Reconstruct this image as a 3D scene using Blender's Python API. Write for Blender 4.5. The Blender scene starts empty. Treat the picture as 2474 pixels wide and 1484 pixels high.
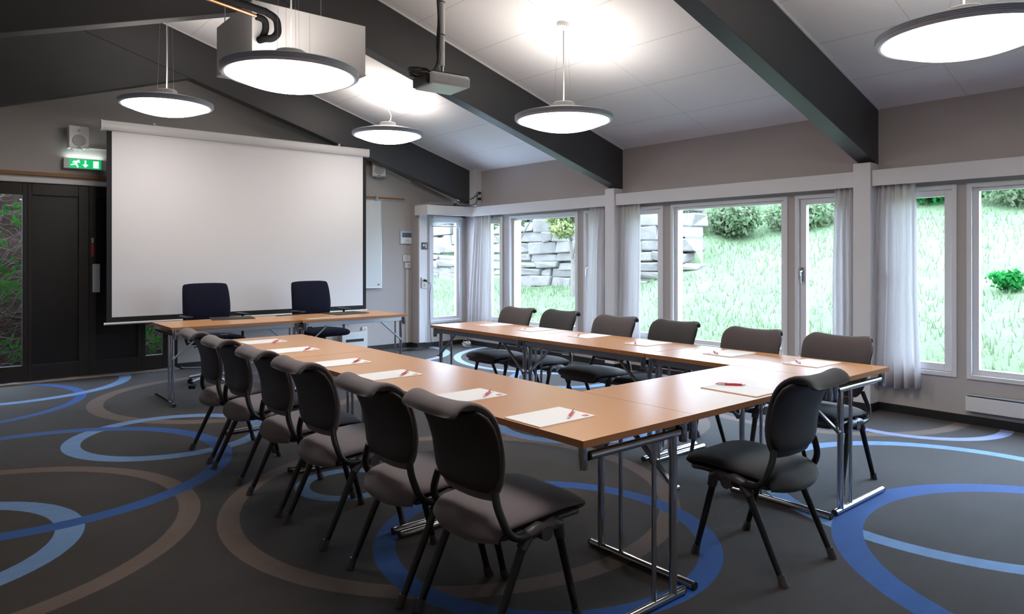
import bpy, bmesh, math, random
from math import sin, cos, pi, radians
from mathutils import Vector, Matrix
random.seed(7)
S = bpy.context.scene
COL = S.collection

# ------------------------------------------------------------------ camera, world, exposure
cam_d = bpy.data.cameras.new('camera')
cam = bpy.data.objects.new('camera', cam_d)
COL.objects.link(cam)
cam.location = (0, 0, 1.365)
cam.rotation_euler = (pi/2, 0, -radians(40.012))
cam_d.sensor_width = 36.0
cam_d.lens = 1678.47*36.0/2474.0
cam_d.shift_y = (622.75-742.0)/2474.0
cam_d.clip_start = 0.02
S.camera = cam
w = bpy.data.worlds.new('overcast_sky')
S.world = w
w.use_nodes = True
bgn = w.node_tree.nodes['Background']
bgn.inputs[0].default_value = (0.56, 0.73, 1.0, 1)
bgn.inputs[1].default_value = 26.0
S.view_settings.view_transform = 'Standard'
S.view_settings.look = 'None'
S.view_settings.exposure = 0.15
S.view_settings.gamma = 1.0
S.view_settings.use_curve_mapping = False
try:
    S.cycles.use_denoising = True
    S.cycles.max_bounces = 10
    S.cycles.diffuse_bounces = 5
    S.cycles.transparent_max_bounces = 16
    S.cycles.sample_clamp_indirect = 8.0
except Exception:
    pass
LAMP_DISC = 13.0      # radiance of the lit diffusers
LAMP_UP = 11.5       # watts of the uplight in each pendant

# ------------------------------------------------------------------ materials
def nt(name):
    m = bpy.data.materials.new(name); m.use_nodes = True
    return m, m.node_tree, m.node_tree.nodes['Principled BSDF']
def mat(name, col, rough=0.5, metal=0.0, spec=0.5, noise=0.0, nscale=40.0, bump=0.0, bscale=200.0, bdist=0.002, **kw):
    m, t, b = nt(name)
    b.inputs['Base Color'].default_value = (*col, 1)
    b.inputs['Roughness'].default_value = rough
    b.inputs['Metallic'].default_value = metal
    b.inputs['Specular IOR Level'].default_value = spec
    for k, v in kw.items(): b.inputs[k.replace('_', ' ')].default_value = v
    if noise or bump:
        tc = t.nodes.new('ShaderNodeTexCoord')
    if noise:
        n = t.nodes.new('ShaderNodeTexNoise'); n.inputs['Scale'].default_value = nscale; n.inputs['Detail'].default_value = 4
        t.links.new(tc.outputs['Object'], n.inputs['Vector'])
        r = t.nodes.new('ShaderNodeMix'); r.data_type = 'RGBA'
        r.inputs[6].default_value = (*[max(0, c*(1-noise)) for c in col], 1)
        r.inputs[7].default_value = (*[min(1, c*(1+noise)) for c in col], 1)
        t.links.new(n.outputs['Fac'], r.inputs[0]); t.links.new(r.outputs[2], b.inputs['Base Color'])
    if bump:
        n = t.nodes.new('ShaderNodeTexNoise'); n.inputs['Scale'].default_value = bscale; n.inputs['Detail'].default_value = 3
        t.links.new(tc.outputs['Object'], n.inputs['Vector'])
        bp = t.nodes.new('ShaderNodeBump'); bp.inputs['Strength'].default_value = bump; bp.inputs['Distance'].default_value = bdist
        t.links.new(n.outputs['Fac'], bp.inputs['Height']); t.links.new(bp.outputs[0], b.inputs['Normal'])
    return m
def emis(name, col, strength):
    m, t, b = nt(name)
    b.inputs['Base Color'].default_value = (*col, 1)
    b.inputs['Emission Color'].default_value = (*col, 1)
    b.inputs['Emission Strength'].default_value = strength
    return m

MT = {}
MT['wall'] = mat('painted_wall', (0.46, 0.42, 0.41), 0.85, noise=0.03, nscale=3, bump=0.15, bscale=90)
MT['white'] = mat('white_paint', (0.74, 0.73, 0.75), 0.45, noise=0.02, nscale=6)
MT['white_plastic'] = mat('white_plastic', (0.72, 0.71, 0.70), 0.35)
MT['grey_plastic'] = mat('grey_plastic', (0.42, 0.42, 0.43), 0.5)
MT['beam'] = mat('dark_grey_beam_paint', (0.040, 0.040, 0.043), 0.42, spec=0.6, noise=0.12, nscale=5, bump=0.1, bscale=30)
MT['black_base'] = mat('black_baseboard', (0.012, 0.012, 0.014), 0.5)
MT['brown'] = mat('dark_brown_timber', (0.016, 0.011, 0.009), 0.4, noise=0.2, nscale=12)
MT['brown_panel'] = mat('dark_door_panel', (0.008, 0.006, 0.006), 0.35)
MT['oak'] = mat('oak_rail', (0.30, 0.15, 0.055), 0.5, noise=0.2, nscale=25)
MT['threshold'] = mat('threshold_metal', (0.40, 0.32, 0.27), 0.4, metal=0.4)
MT['chrome'] = mat('chrome', (0.62, 0.63, 0.66), 0.12, metal=1.0)
MT['steel'] = mat('brushed_steel', (0.42, 0.43, 0.46), 0.32, metal=1.0)
MT['cap'] = mat('black_end_cap', (0.01, 0.01, 0.01), 0.45)
MT['black'] = mat('black_plastic', (0.010, 0.010, 0.011), 0.4)
MT['leg'] = mat('black_lacquer', (0.007, 0.007, 0.008), 0.28, spec=0.5)
MT['joint'] = mat('dark_joint_plastic', (0.055, 0.049, 0.050), 0.42)
MT['shell'] = mat('dark_shell_plastic', (0.034, 0.028, 0.027), 0.5, noise=0.1, nscale=60, bump=0.15, bscale=500)
MT['navy'] = mat('navy_fabric', (0.008, 0.0085, 0.021), 0.95, spec=0.2, noise=0.15, nscale=200)
MT['paper'] = mat('paper', (0.88, 0.87, 0.89), 0.7)
MT['red'] = mat('red_print', (0.55, 0.03, 0.05), 0.5)
MT['pen_red'] = mat('red_pen_plastic', (0.62, 0.03, 0.05), 0.25)
MT['pen_clear'] = mat('clear_pen_plastic', (0.62, 0.60, 0.63), 0.15)
MT['screen'] = mat('screen_cloth', (0.80, 0.765, 0.79), 0.9, noise=0.015, nscale=1.3)
MT['screen_border'] = mat('screen_border', (0.012, 0.011, 0.013), 0.8)
MT['case'] = mat('screen_case', (0.66, 0.64, 0.64), 0.4)
MT['rim'] = mat('grey_lamp_rim', (0.46, 0.50, 0.60), 0.38)
MT['board'] = mat('whiteboard', (0.74, 0.76, 0.78), 0.18)
MT['alu'] = mat('aluminium', (0.55, 0.58, 0.62), 0.35, metal=0.7)
MT['copper'] = mat('copper', (0.55, 0.24, 0.12), 0.35, metal=0.9)
MT['insul'] = mat('pipe_insulation', (0.006, 0.006, 0.007), 0.9, spec=0.15)
MT['pcase'] = mat('projector_white', (0.62, 0.63, 0.66), 0.3)
MT['dmat'] = mat('desk_mat', (0.015, 0.015, 0.013), 0.6)
MT['unit'] = mat('unit_panel', (0.62, 0.60, 0.61), 0.4, noise=0.02, nscale=2)
MT['blind'] = mat('blind_slats', (0.62, 0.62, 0.60), 0.5)
MT['cord'] = mat('dark_cord', (0.02, 0.022, 0.026), 0.5)
MT['white_cord'] = mat('white_cord', (0.6, 0.58, 0.55), 0.5)
MT['green_sign'] = emis('lit_green_sign', (0.0, 0.33, 0.10), 1.3)
MT['white_sign'] = emis('lit_white_pictogram', (0.85, 1.0, 0.92), 1.6)
MT['diffuser'] = emis('lit_diffuser', (1.0, 0.965, 0.90), LAMP_DISC)
MT['stone'] = mat('pale_stone', (0.115, 0.100, 0.088), 0.9, spec=0.0, noise=0.35, nscale=3.5, bump=0.6, bscale=8, bdist=0.03)
MT['bark'] = mat('bark', (0.10, 0.085, 0.07), 0.9, spec=0.0, noise=0.3, nscale=20)
MT['twig'] = mat('dry_twigs', (0.050, 0.038, 0.030), 0.8, spec=0.0, noise=0.3, nscale=20)
MT['soil'] = mat('leaf_litter', (0.014, 0.009, 0.0065), 0.95, spec=0.0, noise=0.6, nscale=18, bump=0.8, bscale=25, bdist=0.03)
MT['picture'] = mat('picture_sky', (0.10, 0.14, 0.22), 0.4, noise=0.7, nscale=40)
MT['frame_blue'] = mat('pale_blue_frame', (0.50, 0.62, 0.70), 0.4)

def leafmat(name, a, b_, trans=0.3):
    m, t, b = nt(name)
    tc = t.nodes.new('ShaderNodeTexCoord'); n = t.nodes.new('ShaderNodeTexNoise'); n.inputs['Scale'].default_value = 3.0
    t.links.new(tc.outputs['Object'], n.inputs['Vector'])
    cr = t.nodes.new('ShaderNodeValToRGB'); cr.color_ramp.elements[0].color = (*a, 1); cr.color_ramp.elements[1].color = (*b_, 1)
    cr.color_ramp.elements[0].position = 0.38; cr.color_ramp.elements[1].position = 0.62
    t.links.new(n.outputs['Fac'], cr.inputs[0]); t.links.new(cr.outputs[0], b.inputs['Base Color'])
    b.inputs['Roughness'].default_value = 0.8; b.inputs['Specular IOR Level'].default_value = 0.0
    tr = t.nodes.new('ShaderNodeBsdfTranslucent'); t.links.new(cr.outputs[0], tr.inputs[0])
    mx = t.nodes.new('ShaderNodeMixShader'); mx.inputs[0].default_value = trans
    t.links.new(b.outputs[0], mx.inputs[1]); t.links.new(tr.outputs[0], mx.inputs[2])
    t.links.new(mx.outputs[0], t.nodes['Material Output'].inputs[0])
    return m
MT['grass'] = leafmat('meadow_grass', (0.096, 0.124, 0.064), (0.112, 0.140, 0.076), 0.6)
MT['lawn'] = mat('meadow_ground', (0.082, 0.108, 0.056), 0.95, spec=0.0, noise=0.2, nscale=2.0, bump=0.5, bscale=30, bdist=0.05)
MT['bush'] = leafmat('bush_leaves', (0.085, 0.135, 0.060), (0.140, 0.165, 0.095), 0.5)
MT['darkbush'] = leafmat('dark_bush_leaves', (0.006, 0.07, 0.012), (0.015, 0.12, 0.025))
MT['yleaf'] = leafmat('spring_leaves', (0.085, 0.12, 0.035), (0.14, 0.15, 0.06))
MT['fern'] = leafmat('fern_leaves', (0.008, 0.045, 0.008), (0.03, 0.085, 0.014))

def glass_mat():
    m, t, b = nt('window_glass')
    t.nodes.remove(b)
    tr = t.nodes.new('ShaderNodeBsdfTransparent'); tr.inputs[0].default_value = (0.96, 0.98, 0.97, 1)
    gl = t.nodes.new('ShaderNodeBsdfGlossy'); gl.inputs['Roughness'].default_value = 0.01
    lw = t.nodes.new('ShaderNodeLayerWeight'); lw.inputs[0].default_value = 0.5
    pw = t.nodes.new('ShaderNodeMath'); pw.operation = 'POWER'; pw.inputs[1].default_value = 4.0
    ma = t.nodes.new('ShaderNodeMath'); ma.operation = 'MULTIPLY_ADD'; ma.inputs[1].default_value = 0.6; ma.inputs[2].default_value = 0.03
    t.links.new(lw.outputs['Facing'], pw.inputs[0]); t.links.new(pw.outputs[0], ma.inputs[0])
    mx = t.nodes.new('ShaderNodeMixShader')
    t.links.new(ma.outputs[0], mx.inputs[0]); t.links.new(tr.outputs[0], mx.inputs[1]); t.links.new(gl.outputs[0], mx.inputs[2])
    t.links.new(mx.outputs[0], t.nodes['Material Output'].inputs[0])
    return m
MT['glass'] = glass_mat()

def wood_mat():
    m, t, b = nt('beech_laminate')
    tc = t.nodes.new('ShaderNodeTexCoord'); mp = t.nodes.new('ShaderNodeMapping'); mp.inputs['Scale'].default_value = (1.0, 14.0, 14.0)
    n = t.nodes.new('ShaderNodeTexNoise'); n.inputs['Scale'].default_value = 6; n.inputs['Detail'].default_value = 5
    t.links.new(tc.outputs['Object'], mp.inputs[0]); t.links.new(mp.outputs[0], n.inputs['Vector'])
    cr = t.nodes.new('ShaderNodeValToRGB')
    cr.color_ramp.elements[0].color = (0.56, 0.27, 0.105, 1); cr.color_ramp.elements[1].color = (0.66, 0.335, 0.145, 1)
    t.links.new(n.outputs['Fac'], cr.inputs[0]); t.links.new(cr.outputs[0], b.inputs['Base Color'])
    b.inputs['Roughness'].default_value = 0.28
    b.inputs['Specular IOR Level'].default_value = 0.55
    return m
MT['wood'] = wood_mat()
MT['wood_edge'] = mat('beech_edge', (0.40, 0.165, 0.06), 0.4, noise=0.12, nscale=30)

def fabric(name, col):
    m, t, b = nt(name)
    tc = t.nodes.new('ShaderNodeTexCoord')
    wv = t.nodes.new('ShaderNodeTexWave'); wv.inputs['Scale'].default_value = 90; wv.inputs['Distortion'].default_value = 1.5
    t.links.new(tc.outputs['Object'], wv.inputs['Vector'])
    n = t.nodes.new('ShaderNodeTexNoise'); n.inputs['Scale'].default_value = 350
    t.links.new(tc.outputs['Object'], n.inputs['Vector'])
    mx = t.nodes.new('ShaderNodeMix'); mx.data_type = 'RGBA'
    mx.inputs[6].default_value = (*[c*0.82 for c in col], 1); mx.inputs[7].default_value = (*[c*1.18 for c in col], 1)
    t.links.new(n.outputs['Fac'], mx.inputs[0]); t.links.new(mx.outputs[2], b.inputs['Base Color'])
    bp = t.nodes.new('ShaderNodeBump'); bp.inputs['Strength'].default_value = 0.25; bp.inputs['Distance'].default_value = 0.001
    t.links.new(wv.outputs['Fac'], bp.inputs['Height']); t.links.new(bp.outputs[0], b.inputs['Normal'])
    b.inputs['Roughness'].default_value = 0.9; b.inputs['Sheen Weight'].default_value = 0.25
    return m
MT['fabric'] = fabric('mauve_grey_upholstery', (0.155, 0.122, 0.136))
MT['fabric_shaded'] = fabric('mauve_grey_upholstery_shaded', (0.066, 0.052, 0.056))  # same mauve-grey cloth, its colour darkened for the shade on the window-side row
MT['fabric_dark'] = fabric('charcoal_upholstery', (0.026, 0.0245, 0.028))

def curtain_mat():
    m, t, b = nt('curtain_cloth')
    b.inputs['Base Color'].default_value = (0.88, 0.85, 0.86, 1); b.inputs['Roughness'].default_value = 0.9
    tr = t.nodes.new('ShaderNodeBsdfTranslucent'); tr.inputs[0].default_value = (0.84, 0.82, 0.82, 1)
    mx = t.nodes.new('ShaderNodeMixShader'); mx.inputs[0].default_value = 0.5
    t.links.new(b.outputs[0], mx.inputs[1]); t.links.new(tr.outputs[0], mx.inputs[2])
    t.links.new(mx.outputs[0], t.nodes['Material Output'].inputs[0])
    return m
MT['curtain'] = curtain_mat()

TAUPE = (0.125, 0.086, 0.068); BLUE = (0.012, 0.072, 0.27); LIGHT = (0.125, 0.235, 0.44); PALE = (0.30, 0.37, 0.52); LILAC = (0.20, 0.24, 0.42)
RINGS = [  # centre x, y, inner, outer radius, colour; later ones lie on top
 (6.41, 3.18, 1.13, 1.244, TAUPE), (2.352, 3.32, 1.17, 1.28, TAUPE), (2.403, 7.15, 1.185, 1.32, TAUPE), (-.036, 4.358, 1.118, 1.226, TAUPE),
 (4.35, 4.11, .86, .97, TAUPE), (-.03, 8.25, 1.16, 1.255, BLUE), (-.1, 4.22, .59, .718, LIGHT), (.61, 9.14, 1.07, 1.19, LIGHT),
 (1.432, 5.80, .595, .716, LIGHT), (.475, 5.34, 1.09, 1.207, BLUE), (2.32, 2.505, .728, .834, BLUE), (1.94, 3.856, .221, .306, LIGHT),
 (6.37, 2.34, .625, .715, LILAC), (4.60, 1.413, 1.02, 1.128, LIGHT), (3.99, .56, 1.056, 1.2, BLUE), (4.13, 4.10, .60, .711, LIGHT),
 (6.73, 6.92, 1.41, 1.51, PALE), (4.83, 8.85, 1.0, 1.107, PALE), (5.54, 5.67, .52, .635, LIGHT), (.6, 1.5, .60, .72, TAUPE), (-1.2, .6, 1.1, 1.22, BLUE), (2.0, -.2, .6, .72, LIGHT),
]
def carpet_mat():
    m, t, b = nt('patterned_carpet')
    N, L = t.nodes, t.links
    tc = N.new('ShaderNodeTexCoord')
    def noise(scale, detail=3, vec=None):
        n = N.new('ShaderNodeTexNoise'); n.inputs['Scale'].default_value = scale; n.inputs['Detail'].default_value = detail
        L.new(vec or tc.outputs['Object'], n.inputs['Vector']); return n
    mp = N.new('ShaderNodeMapping'); mp.inputs['Rotation'].default_value = (0, 0, radians(35)); mp.inputs['Scale'].default_value = (0.7, 7, 1)
    L.new(tc.outputs['Object'], mp.inputs[0])
    base = N.new('ShaderNodeMix'); base.data_type = 'RGBA'
    base.inputs[6].default_value = (0.024, 0.0180, 0.0158, 1); base.inputs[7].default_value = (0.040, 0.0305, 0.0270, 1)
    L.new(noise(3.0, 6).outputs['Fac'], base.inputs[0])
    cur = base.outputs[2]
    # slightly ragged ring edges
    jn = noise(160, 1)
    for cx, cy, r1, r2, col in RINGS:
        d = N.new('ShaderNodeVectorMath'); d.operation = 'DISTANCE'; d.inputs[1].default_value = (cx, cy, 0)
        L.new(tc.outputs['Object'], d.inputs[0])
        j = N.new('ShaderNodeMath'); j.operation = 'MULTIPLY_ADD'; j.inputs[1].default_value = 0.008
        L.new(jn.outputs['Fac'], j.inputs[0]); L.new(d.outputs['Value'], j.inputs[2])
        s = N.new('ShaderNodeMath'); s.operation = 'COMPARE'; s.inputs[1].default_value = (r1+r2)/2+0.004; s.inputs[2].default_value = (r2-r1)/2
        L.new(j.outputs[0], s.inputs[0])
        mx = N.new('ShaderNodeMix'); mx.data_type = 'RGBA'; mx.inputs[7].default_value = (*col, 1)
        L.new(s.outputs[0], mx.inputs[0]); L.new(cur, mx.inputs[6]); cur = mx.outputs[2]
    streak = noise(2.2, 4, mp.outputs[0])
    fine = noise(420, 2)
    mr = N.new('ShaderNodeMapRange'); mr.inputs[3].default_value = 0.80; mr.inputs[4].default_value = 1.20
    L.new(streak.outputs['Fac'], mr.inputs[0])
    mr2 = N.new('ShaderNodeMapRange'); mr2.inputs[3].default_value = 0.6; mr2.inputs[4].default_value = 1.4
    L.new(fine.outputs['Fac'], mr2.inputs[0])
    mm = N.new('ShaderNodeMath'); mm.operation = 'MULTIPLY'; L.new(mr.outputs[0], mm.inputs[0]); L.new(mr2.outputs[0], mm.inputs[1])
    hs = N.new('ShaderNodeVectorMath'); hs.operation = 'SCALE'; L.new(cur, hs.inputs[0]); L.new(mm.outputs[0], hs.inputs['Scale'])
    L.new(hs.outputs[0], b.inputs['Base Color'])
    b.inputs['Roughness'].default_value = 0.85; b.inputs['Sheen Weight'].default_value = 0.2; b.inputs['Sheen Roughness'].default_value = 0.3
    b.inputs['Specular IOR Level'].default_value = 0.3
    bp = N.new('ShaderNodeBump'); bp.inputs['Strength'].default_value = 0.6; bp.inputs['Distance'].default_value = 0.004
    L.new(fine.outputs['Fac'], bp.inputs['Height']); L.new(bp.outputs[0], b.inputs['Normal'])
    return m
MT['carpet'] = carpet_mat()

def ceiling_mat():
    m, t, b = nt('ceiling_panels')
    N, L = t.nodes, t.links
    tc = N.new('ShaderNodeTexCoord')
    sx = N.new('ShaderNodeSeparateXYZ'); L.new(tc.outputs['Object'], sx.inputs[0])
    def line(sock, period, off, wd):
        a = N.new('ShaderNodeMath'); a.operation = 'ADD'; a.inputs[1].default_value = -off+100*period; L.new(sock, a.inputs[0])
        p = N.new('ShaderNodeMath'); p.operation = 'PINGPONG'; p.inputs[1].default_value = period/2; L.new(a.outputs[0], p.inputs[0])
        c = N.new('ShaderNodeMath'); c.operation = 'LESS_THAN'; c.inputs[1].default_value = wd; L.new(p.outputs[0], c.inputs[0])
        return c.outputs[0]
    l1 = line(sx.outputs['X'], 0.605, 3.572, 0.005); l2 = line(sx.outputs['Y'], 1.2, 4.37, 0.004)
    mx = N.new('ShaderNodeMath'); mx.operation = 'MAXIMUM'; L.new(l1, mx.inputs[0]); L.new(l2, mx.inputs[1])
    c = N.new('ShaderNodeMix'); c.data_type = 'RGBA'; c.inputs[6].default_value = (0.86, 0.84, 0.86, 1); c.inputs[7].default_value = (0.70, 0.68, 0.69, 1)
    L.new(mx.outputs[0], c.inputs[0]); L.new(c.outputs[2], b.inputs['Base Color'])
    b.inputs['Roughness'].default_value = 0.9
    n = N.new('ShaderNodeTexNoise'); n.inputs['Scale'].default_value = 70; n.inputs['Detail'].default_value = 3
    L.new(tc.outputs['Object'], n.inputs['Vector'])
    bp = N.new('ShaderNodeBump'); bp.inputs['Strength'].default_value = 0.35; bp.inputs['Distance'].default_value = 0.004
    L.new(n.outputs['Fac'], bp.inputs['Height']); L.new(bp.outputs[0], b.inputs['Normal'])
    return m
MT['ceiling'] = ceiling_mat()

# ------------------------------------------------------------------ mesh builder
class M:
    def __init__(s): s.v = []; s.f = []
    def add(s, vs, fs):
        o = len(s.v); s.v += [tuple(v) for v in vs]; s.f += [tuple(i+o for i in f) for f in fs]
    def box(s, x0, x1, y0, y1, z0, z1):
        vs = [(x, y, z) for z in (z0, z1) for y in (y0, y1) for x in (x0, x1)]
        s.add(vs, [(0, 2, 3, 1), (4, 5, 7, 6), (0, 1, 5, 4), (2, 6, 7, 3), (0, 4, 6, 2), (1, 3, 7, 5)]); return s
    def obox(s, c, size, mtx):
        h = [q/2 for q in size]; c = Vector(c)
        vs = [c+mtx@Vector((x*h[0], y*h[1], z*h[2])) for z in (-1, 1) for y in (-1, 1) for x in (-1, 1)]
        s.add(vs, [(0, 2, 3, 1), (4, 5, 7, 6), (0, 1, 5, 4), (2, 6, 7, 3), (0, 4, 6, 2), (1, 3, 7, 5)]); return s
    def tube(s, pts, r, n=12, cap=True, closed=False, rz=None):
        pts = [Vector(p) for p in pts]; k = len(pts); rs = r if isinstance(r, (list, tuple)) else [r]*k
        o = len(s.v); up = None
        for i, p in enumerate(pts):
            if closed: d = pts[(i+1) % k]-pts[i-1]
            else: d = (pts[min(i+1, k-1)]-pts[max(i-1, 0)])
            d.normalize()
            if up is None:
                up = Vector((0, 0, 1)) if abs(d.z) < 0.9 else Vector((1, 0, 0))
            a = d.cross(up)
            if a.length < 1e-5: a = d.cross(Vector((0, 1, 0)))
            a.normalize(); b = a.cross(d).normalized(); up = b
            for j in range(n):
                t = 2*pi*j/n
                s.v.append(tuple(p+(a*cos(t)+b*sin(t)*(rz or 1))*rs[i]))
        m = k if closed else k-1
        for i in range(m):
            for j in range(n):
                a0 = o+i*n+j; a1 = o+i*n+(j+1) % n; i2 = (i+1) % k
                s.f.append((a0, a1, o+i2*n+(j+1) % n, o+i2*n+j))
        if cap and not closed:
            s.f.append(tuple(o+j for j in reversed(range(n)))); s.f.append(tuple(o+(k-1)*n+j for j in range(n)))
        return s
    def lathe(s, prof, c=(0, 0, 0), n=48, closed=False):
        o = len(s.v); k = len(prof)
        for r, z in prof:
            for j in range(n):
                t = 2*pi*j/n; s.v.append((c[0]+r*cos(t), c[1]+r*sin(t), c[2]+z))
        for i in range(k if closed else k-1):
            for j in range(n):
                i2 = (i+1) % k
                s.f.append((o+i*n+j, o+i*n+(j+1) % n, o+i2*n+(j+1) % n, o+i2*n+j))
        if not closed:
            s.f.append(tuple(o+j for j in reversed(range(n)))); s.f.append(tuple(o+(k-1)*n+j for j in range(n)))
        return s
    def poly(s, pts, off):          # extrude a polygon by the vector off
        n = len(pts); off = Vector(off); a = [Vector(p) for p in pts]
        s.add(a+[p+off for p in a], [tuple(reversed(range(n))), tuple(range(n, 2*n))]+[(i, (i+1) % n, (i+1) % n+n, i+n) for i in range(n)]); return s
    def loft(s, path, w, t, curve=0.0, n=28, ex=0.45, ey=0.8, cap=0.55):
        """path of (y,z); w half widths; t half thicknesses; cross-section a rounded slab along x"""
        P = [Vector((0, p[0], p[1])) for p in path]; k = len(P); o = len(s.v)
        W = w if isinstance(w, (list, tuple)) else [w]*k; CV = list(curve) if isinstance(curve, (list, tuple)) else [curve]*k; T = t if isinstance(t, (list, tuple)) else [t]*k
        rows = []
        for i in range(k):
            d = (P[min(i+1, k-1)]-P[max(i-1, 0)]).normalized(); nrm = Vector((0, -d.z, d.y))
            rows.append((P[i], nrm, W[i], T[i], CV[i]))
        d0 = (P[0]-P[1]).normalized(); d1 = (P[-1]-P[-2]).normalized()
        rows = [(P[0]+d0*T[0]*0.8, rows[0][1], W[0]*0.93, T[0]*cap, CV[0])]+rows+[(P[-1]+d1*T[-1]*0.8, rows[-1][1], W[-1]*0.93, T[-1]*cap, CV[-1])]
        for p, nrm, ww, tt, cc in rows:
            for j in range(n):
                a = 2*pi*(j+0.5)/n; ca, sa = cos(a), sin(a)
                x = ww*math.copysign(abs(ca)**ex, ca); q = tt*math.copysign(abs(sa)**ey, sa)
                cv = cc*(x/max(ww, 1e-4))**2
                v = p+nrm*(q+cv); v.x = x; s.v.append(tuple(v))
        R = len(rows)
        for i in range(R-1):
            for j in range(n): s.f.append((o+i*n+j, o+i*n+(j+1) % n, o+(i+1)*n+(j+1) % n, o+(i+1)*n+j))
        s.f.append(tuple(o+j for j in reversed(range(n)))); s.f.append(tuple(o+(R-1)*n+j for j in range(n)))
        return s
    def build(s, name, m, parent=None, smooth=False, bevel=0.0, sub=0, loc=None, label=None):
        me = bpy.data.meshes.new(name); me.from_pydata(s.v, [], s.f)
        bm = bmesh.new(); bm.from_mesh(me); bmesh.ops.recalc_face_normals(bm, faces=bm.faces); bm.to_mesh(me); bm.free()
        me.materials.append(MT[m] if isinstance(m, str) else m)
        o = bpy.data.objects.new(name, me); COL.objects.link(o)
        if parent: o.parent = parent
        if loc: o.location = loc
        if smooth:
            for p in me.polygons: p.use_smooth = True
            try: me.set_sharp_from_angle(angle=radians(38 if smooth is True else smooth))
            except Exception: pass
        if bevel:
            b = o.modifiers.new('bevel', 'BEVEL'); b.width = bevel; b.segments = 2; b.limit_method = 'ANGLE'
            b.angle_limit = radians(40)
        if sub:
            q = o.modifiers.new('sub', 'SUBSURF'); q.levels = sub; q.render_levels = sub
        if label: o['label'] = label
        return o
def tag(o, label, cat, group=None, kind=None):
    o['label'] = label; o['category'] = cat
    if group: o['group'] = group
    if kind: o['kind'] = kind
    return o
def empty(name, loc=(0, 0, 0), rz=0.0):
    o = bpy.data.objects.new(name, None); COL.objects.link(o); o.location = loc; o.rotation_euler = (0, 0, rz); o.empty_display_size = 0.1
    return o
def copy_tree(o, parent=None):
    c = o.copy(); COL.objects.link(c)
    if parent: c.parent = parent
    for ch in list(o.children): copy_tree(ch, c)
    return c
def struct(o, label, cat): return tag(o, label, cat, kind='structure')
def arc(c, r, a0, a1, n, plane='xz', y=0.0):
    out = []
    for i in range(n+1):
        a = radians(a0+(a1-a0)*i/n); out.append((c[0]+r*cos(a), c[1]+r*sin(a)))
    return out

# ------------------------------------------------------------------ room shell
XW, YB, XL, YF = 6.54, 9.15, -1.82, -1.3
RX, RZ, EZ = 2.36, 3.98, 2.70
SL, SLL = (RZ-EZ)/(XW-RX), 0.317
ELZ = RZ-SLL*(RX-XL)
AX = 0.9; AZ = RZ+SL*(RX-AX); ALZ = 3.55
struct(M().box(XL-.2, XW+.25, YF-.2, YB+.2, -.1, 0).build('floor', 'carpet'), 'dark grey carpet patterned with taupe and blue rings', 'carpet floor')
m = M()
m.poly([(AX, YF-.2, AZ), (XW+.25, YF-.2, RZ-SL*(XW+.25-RX)), (XW+.25, YF-.2, RZ-SL*(XW+.25-RX)+.08), (AX, YF-.2, AZ+.08)], (0, YB+.4-YF, 0))
m.poly([(AX, YF-.2, AZ), (AX, YF-.2, AZ+.08), (XL-.2, YF-.2, ALZ+.02), (XL-.2, YF-.2, ALZ-.06)], (0, YB+.4-YF, 0))
struct(m.build('ceiling', 'ceiling'), 'white sloping panelled ceiling between the dark beams', 'ceiling')

# window openings on the right wall: y0, y1, casement?
WZ0, WZ1 = 0.37, 1.975
YE = 8.95+.17
OPEN = [(-.12, .46, 1), (.53, 1.97, 0), (2.043, 2.62, 1), (2.89, 3.448, 1), (3.527, 4.945, 0), (5.052, 5.62, 1), (5.97, 6.33, 1), (6.438, 7.845, 0), (8.003, 8.50, 1)]
m = M()
m.box(XW, XW+.22, YF-.2, YE, 0, WZ0); m.box(XW, XW+.22, YF-.2, YE, WZ1, EZ)
yy = YF-.2
for a, b, c in OPEN:
    m.box(XW, XW+.22, yy, a, WZ0, WZ1); yy = b
m.box(XW, XW+.22, yy, YE, WZ0, WZ1)
struct(m.build('wall_right', 'wall'), 'pale greige wall holding the row of garden windows', 'wall')
# back wall
CX0, CX1, CY = 5.66, XW, 8.95          # shallow projection that carries the corner window
OX0, OX1, OZ0, OZ1 = 5.86, 6.47, 0.36, 2.0
m = M()
m.poly([(XL-.2, YB, 2.18), (XW, YB, 2.18), (XW, YB, EZ), (AX, YB, AZ), (XL-.2, YB, ALZ)], (0, .2, 0))
m.box(2.333, CX0, YB, YB+.2, 0, 2.18)
for b in ((CX0, OX0, 0, 2.18, YB+.2), (OX1, XW, 0, 2.18, YE), (OX0, OX1, 0, OZ0, YE), (OX0, XW, OZ1, 2.22, YB+.1)):
    m.box(b[0], b[1], CY, b[4], b[2], b[3])
m.box(XL-.2, -.35, YB, YB+.2, 0, 2.18)
struct(m.build('wall_back', 'wall'), 'greige gable wall behind the projection screen', 'wall')
struct(M().box(XL-.2, XL, YF-.2, YB+.2, 0, ALZ).build('wall_left', 'wall'), 'plain wall on the left of the room', 'wall')
m = M(); m.poly([(XL-.2, YF-.2, 0), (XW+.2, YF-.2, 0), (XW+.2, YF-.2, EZ-.05), (AX, YF-.2, AZ), (XL-.2, YF-.2, ALZ-.05)], (0, .2, 0))
struct(m.build('wall_front', 'wall'), 'plain gable wall at the near end of the room', 'wall')
m = M()
cols = [(-.34, -.19), (2.67, 2.82), (5.67, 5.82)]
ys = YF
for a, b in cols:
    m.box(XW-.014, XW, ys, a, 0, .07); m.box(6.38-.012, 6.38, a-.012, b+.012, 0, .07)
    m.box(6.38-.012, XW, a-.014, a, 0, .07); m.box(6.38-.012, XW, b, b+.014, 0, .07); ys = b
m.box(XW-.014, XW, ys, CY, 0, .07)
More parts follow.
